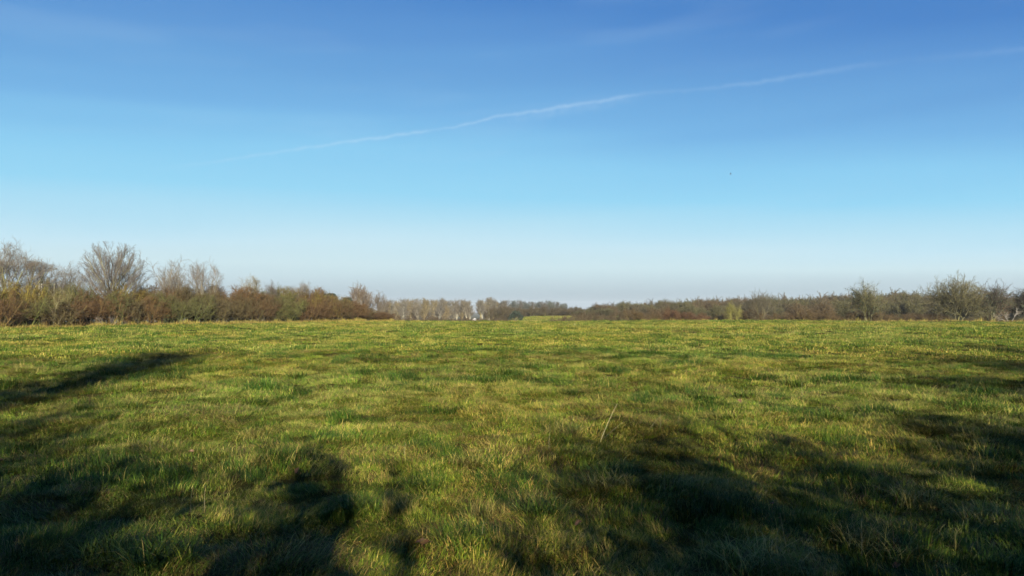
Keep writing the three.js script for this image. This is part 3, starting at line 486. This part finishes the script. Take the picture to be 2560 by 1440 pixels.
// ---------------------------------------------------------------- things lying and standing in the near grass
const near = (col, row) => { const d = EYE * 1782 / (row - 772); return at(col, d); };
function place(o, name, x, z, turn, s, label, category, group, y = 0) { const c = o.clone(); c.name = numbered(name); c.position.set(x, ground(x, z) + y, z); c.rotation.y = turn; c.scale.setScalar(s); c.userData = {}; tag(c, label, category, group); scene.add(c); return c; }
{
  const r = rng(909);
  const mk = (n, rad, len, wid, ln, sh, seed) => { const m = new THREE.Mesh(clump(seed, n, rad, len, wid, ln, sh), grassMat); m.castShadow = m.receiveShadow = true; return m; };
  const tufts = [mk(420, .17, [.2, .4], [.004, .0075], [.9, 2.5], [4, 1.8, .6, .1, 4.5], 501), mk(420, .2, [.2, .36], [.004, .007], [1, 2.7], [5, 2.4, .8, .1, 3.5], 502)];
  const strawT = [mk(260, .16, [.16, .34], [.003, .0055], [.6, 2.3], [1, 2.4, 5, .9, 0], 511), mk(260, .2, [.18, .34], [.003, .0055], [1, 2.6], [1.4, 3.4, 4.4, .6, 0], 512)];
  for (const [c, y, s] of [[1540, 1190, 1.15], [420, 1430, 1.1], [290, 1400, 1], [1060, 1215, .95], [655, 975, 1.3], [745, 945, 1.3], [1262, 940, 1.25], [1860, 995, 1.2], [1770, 960, 1.2], [2080, 1045, 1.1], [1980, 962, 1.2], [640, 1010, 1.1], [540, 935, 1.3], [1640, 985, 1.1], [1160, 1380, .9], [330, 1010, 1.2], [1350, 1300, 1.0], [905, 1290, .9], [2350, 1010, 1.1]]) { const [x, z] = near(c, y); place(tufts[Math.floor(r() * 2)], 'green_grass_tuft', x, z, r() * 6.3, s, 'tall arching dark green grass tuft standing out of the turf', 'grass tuft', 'green tufts in the meadow', -.02).scale.y *= .75; }
  for (const [c, y, s] of [[1890, 1390, 1.15], [2200, 1360, 1.1], [1405, 1095, 1.1], [1510, 1000, 1.2], [650, 1165, 1.0], [1170, 1180, .8], [1330, 1275, 1], [2290, 1270, 1], [2480, 1330, 1], [1520, 1230, .9], [640, 1085, 1.1], [385, 1115, 1], [1000, 1290, .8], [1210, 1300, .9], [2130, 1330, .8]]) { const [x, z] = near(c, y); place(strawT[Math.floor(r() * 2)], 'straw_grass_tuft', x, z, r() * 6.3, s * 1.1, 'matted tuft of golden yellow dry grass in the turf', 'grass tuft', 'golden dry tufts in the meadow', .01).scale.y *= .65; }
  // dry stalks standing or leaning alone
  const stalk = (len) => { const b = new Buf(), v = [new THREE.Vector3(0, -.03, 0)]; for (let k = 1; k <= 4; k++) v.push(new THREE.Vector3(.02 * k * k * len * .25, len * k / 4, .01 * Math.sin(k))); for (let k = 0; k < 4; k++) b.tube(v[k], v[k + 1], .0024 - .0004 * k, .002 - .0004 * k, 5, [.26, .23, .12]); return b.mesh('stalk', std({ roughness: .8 })); };
  const st = stalk(.3);
  for (const [c, y, s, tx, tz] of [[1497, 1110, 1.7, 0, -.35], [1500, 1105, 1.2, 0, -.8], [1612, 1098, 1.0, .1, -.6], [1012, 1150, .6, 0, 0], [1372, 1140, .7, .1, .05], [1393, 1090, .6, 0, .1], [1425, 1085, .6, .1, -.1], [1440, 1092, .6, -.1, 0], [382, 1125, .6, 0, .1], [410, 1122, .55, .1, -.1], [2003, 1000, .9, 0, .1], [1935, 990, .7, 0, -.1], [1960, 1350, .9, .2, .3], [2145, 1370, .9, 0, .05], [485, 1300, .7, .1, 0], [520, 1300, .7, 0, .1], [1205, 1385, .6, .2, 0], [1660, 1250, .6, 0, .1], [1650, 1090, .8, 0, .1], [1690, 1080, .7, .1, -.1]]) { const [x, z] = near(c, y), o = place(st, 'dry_stalk', x, z, 0, s, 'single pale dry grass stalk sticking up from the turf', 'stalk', 'dry stalks in the meadow'); o.rotation.set(tx, 0, tz); }
  // fallen brown leaves
  const lb = new THREE.BufferGeometry(), lp = [], li = [], lc = [], q = rng(5), NX = 8, NY = 6;
  for (let j = 0; j <= NY; j++) for (let i = 0; i <= NX; i++) { const u = i / NX, v = j / NY * 2 - 1, w = .42 * Math.sin(Math.PI * Math.pow(u, .8)) ** .8 * (1 + .12 * Math.sin(u * 26)), x = u - .5, zz = v * w; lp.push(x * .11, .012 + .06 * v * v * w + .035 * u * u + .008 * Math.sin(u * 9 + v * 3), zz * .085); const k = .8 + .4 * q(); lc.push(.09 * k, .045 * k, .018 * k); }
  for (let j = 0; j < NY; j++) for (let i = 0; i < NX; i++) { const a = j * (NX + 1) + i, b = a + NX + 1; li.push(a, b, a + 1, b, b + 1, a + 1); }
  lb.setAttribute('position', new THREE.Float32BufferAttribute(lp, 3)); lb.setAttribute('color', new THREE.Float32BufferAttribute(lc, 3)); lb.setIndex(li); lb.computeVertexNormals();
  const lm = new THREE.Mesh(lb, std({ roughness: .75 })); lm.castShadow = lm.receiveShadow = true;
  for (const [c, y, s, t] of [[1058, 1402, 1.3, .5], [748, 1188, .8, 1.1], [1846, 1022, 1, 2], [1445, 1335, .7, .2], [10, 1158, .9, .4], [1925, 1275, .6, 1.7], [485, 1135, .7, 3], [2230, 1405, .7, .3]]) { const [x, z] = near(c, y), o = place(lm, 'fallen_leaf', x, z, t, s * .75, 'curled brown fallen leaf resting on the grass', 'leaf', 'fallen leaves in the meadow', .05); o.rotation.set(.5 * Math.sin(t * 7), t, .4 * Math.cos(t * 5)); }
}
// rough dry grass along the hedge foot and the far edge
{
  const r = rng(606), geo = clump(620, 70, .3, [.25, .6], [.01, .018], [.2, 1.2], [.6, 1.2, 5, 3, 0]), list = [], m = new THREE.Matrix4(), e = new THREE.Euler(), qn = new THREE.Quaternion();
  const add = (x, z, s) => list.push(m.compose(new THREE.Vector3(x, ground(x, z), z), qn.setFromEuler(e.set(0, r() * 6.28, 0)), new THREE.Vector3(s, s * (.4 + 1.1 * r() * r()), s)).clone());
  for (let k = 0; k < 900; k++) { const t = r(); add(mix(-49.5, -13.6, t) + (r() - .5) * 1.4, mix(-49.6, -88.2, t) + (r() - .5) * 1.4 + .2, .6 + .5 * r()); }
  for (let k = 0; k < 600; k++) { const [x, z] = at(mix(1600, 2600, r()), 93 + 2.5 * r()); add(x, z, .6 + .6 * r()); }
  const o = new THREE.InstancedMesh(geo, grassMat, list.length); list.forEach((q, i) => o.setMatrixAt(i, q)); o.name = 'rough_grass'; o.castShadow = o.receiveShadow = true; scene.add(o); tag(o, 'rough tan dry grass along the foot of hedge and brambles', 'grass', null, 'stuff');
}
// ---------------------------------------------------------------- trees behind the photographer, whose shade falls on the near grass
{
  const ivy = (n, size) => ({ n, share: 1, size, col: [.04, .07, .02] });
  const back = (h, w, o) => thorn(h, w, { rad: .1, twigR: .007, leaves: ivy(6, .15), ...o });
  const put = (name, cfg, seed, x, z, label, cat, group, h, w) => plant(assemble('proto', fit(growPlant(cfg, seed), h, w)), name, x, z, { label, category: cat, group });
  const NL = 'hedgerow at the near side of the meadow';
  put('hedgerow_tree', back(5.0, 1.9, {}), 801, -1.3, 5.4, 'ivy-covered thorn of middle height in the near-side hedgerow', 'tree', NL, 5.1, 4);
  put('hedgerow_tree', back(6.0, 1.6, { leaves: ivy(3, .13) }), 802, -4.2, 6.0, 'ivy-covered thorn beside the tall narrow tree in the near-side hedgerow', 'tree', NL, 6.8, 3.8);
  put('hedgerow_tree', back(5.2, 1.8, { leaves: ivy(5, .13) }), 823, 3.0, 5.8, 'open ivied thorn next to the sapling gap in the near-side hedgerow', 'tree', NL, 5.5, 2.8);
  put('hedgerow_tree', back(5.0, 1.8, { leaves: ivy(5, .13) }), 821, -3.0, 5.0, 'open ivied thorn between two denser ones in the near-side hedgerow', 'tree', NL, 5.0, 3.4);
  put('hedgerow_tree', back(5.4, 2.2, {}), 803, 5.0, 5.2, 'broad ivy-covered thorn in the near-side hedgerow', 'tree', NL, 5.7, 4.6);
  put('hedgerow_tree', back(5.6, 2.0, {}), 804, 8.6, 5.2, 'ivy-covered thorn beside the broad one in the near-side hedgerow', 'tree', NL, 6.2, 4.6);
  put('hedgerow_tree', back(5.0, 2.0, { leaves: ivy(6, .15) }), 831, 6.8, 4.4, 'ivy-covered thorn squeezed between two broad ones in the near-side hedgerow', 'tree', NL, 5.0, 4);
  put('hedgerow_tree', back(4.6, 1.6, { leaves: ivy(6, .15) }), 832, -1.9, 4.4, 'leaning ivy-covered thorn standing forward of the near-side hedgerow', 'tree', NL, 4.3, 3);
  const pole = (x) => ({ ...slim(4.6, .3, { stems: 1, rad: .05, len: 4.4, kids: [30, 3], ratio: [.05, .5], ang: [.7, .6], twigR: .006, leaves: ivy(3, .1) }) });
  put('hedgerow_tree', pole(), 805, .35, 5.5, 'slender ivied sapling in the gap of the near-side hedgerow', 'tree', NL, 4.7, .34);
  put('hedgerow_tree', pole(), 815, 1.2, 5.5, 'stouter ivied sapling in the gap of the near-side hedgerow', 'tree', NL, 4.75, .5);
  put('hedgerow_tree', { ...slim(13, 1.3, { stems: 1, rad: .2, len: 11, kids: [22, 6], twigR: .008, leaves: ivy(4, .13) }) }, 806, -5.6, 6.4, 'tall narrow tree in the near-side hedgerow', 'tree', NL, 13, 2.6);
  for (const [x, z, h, w, s] of [[13.2, 6.5, 8.6, 2.6, 807], [20, 8, 13, 2.6, 808], [26, 8, 15, 2.6, 809]]) put('hedgerow_tree', slim(h, w, { stems: h < 10 ? 3 : 1, rad: .11, len: h * .75, kids: [20, 8], twigR: .007, leaves: { ...ivy(2, .13), where: (p, r) => h < 10 || p.y < h * .35 * (.7 + .5 * r()) } }), s, x, z, 'tall tree with ivied trunk in the near-side hedgerow', 'tree', NL, h, w * 2);
}
renderer.render(scene, camera);
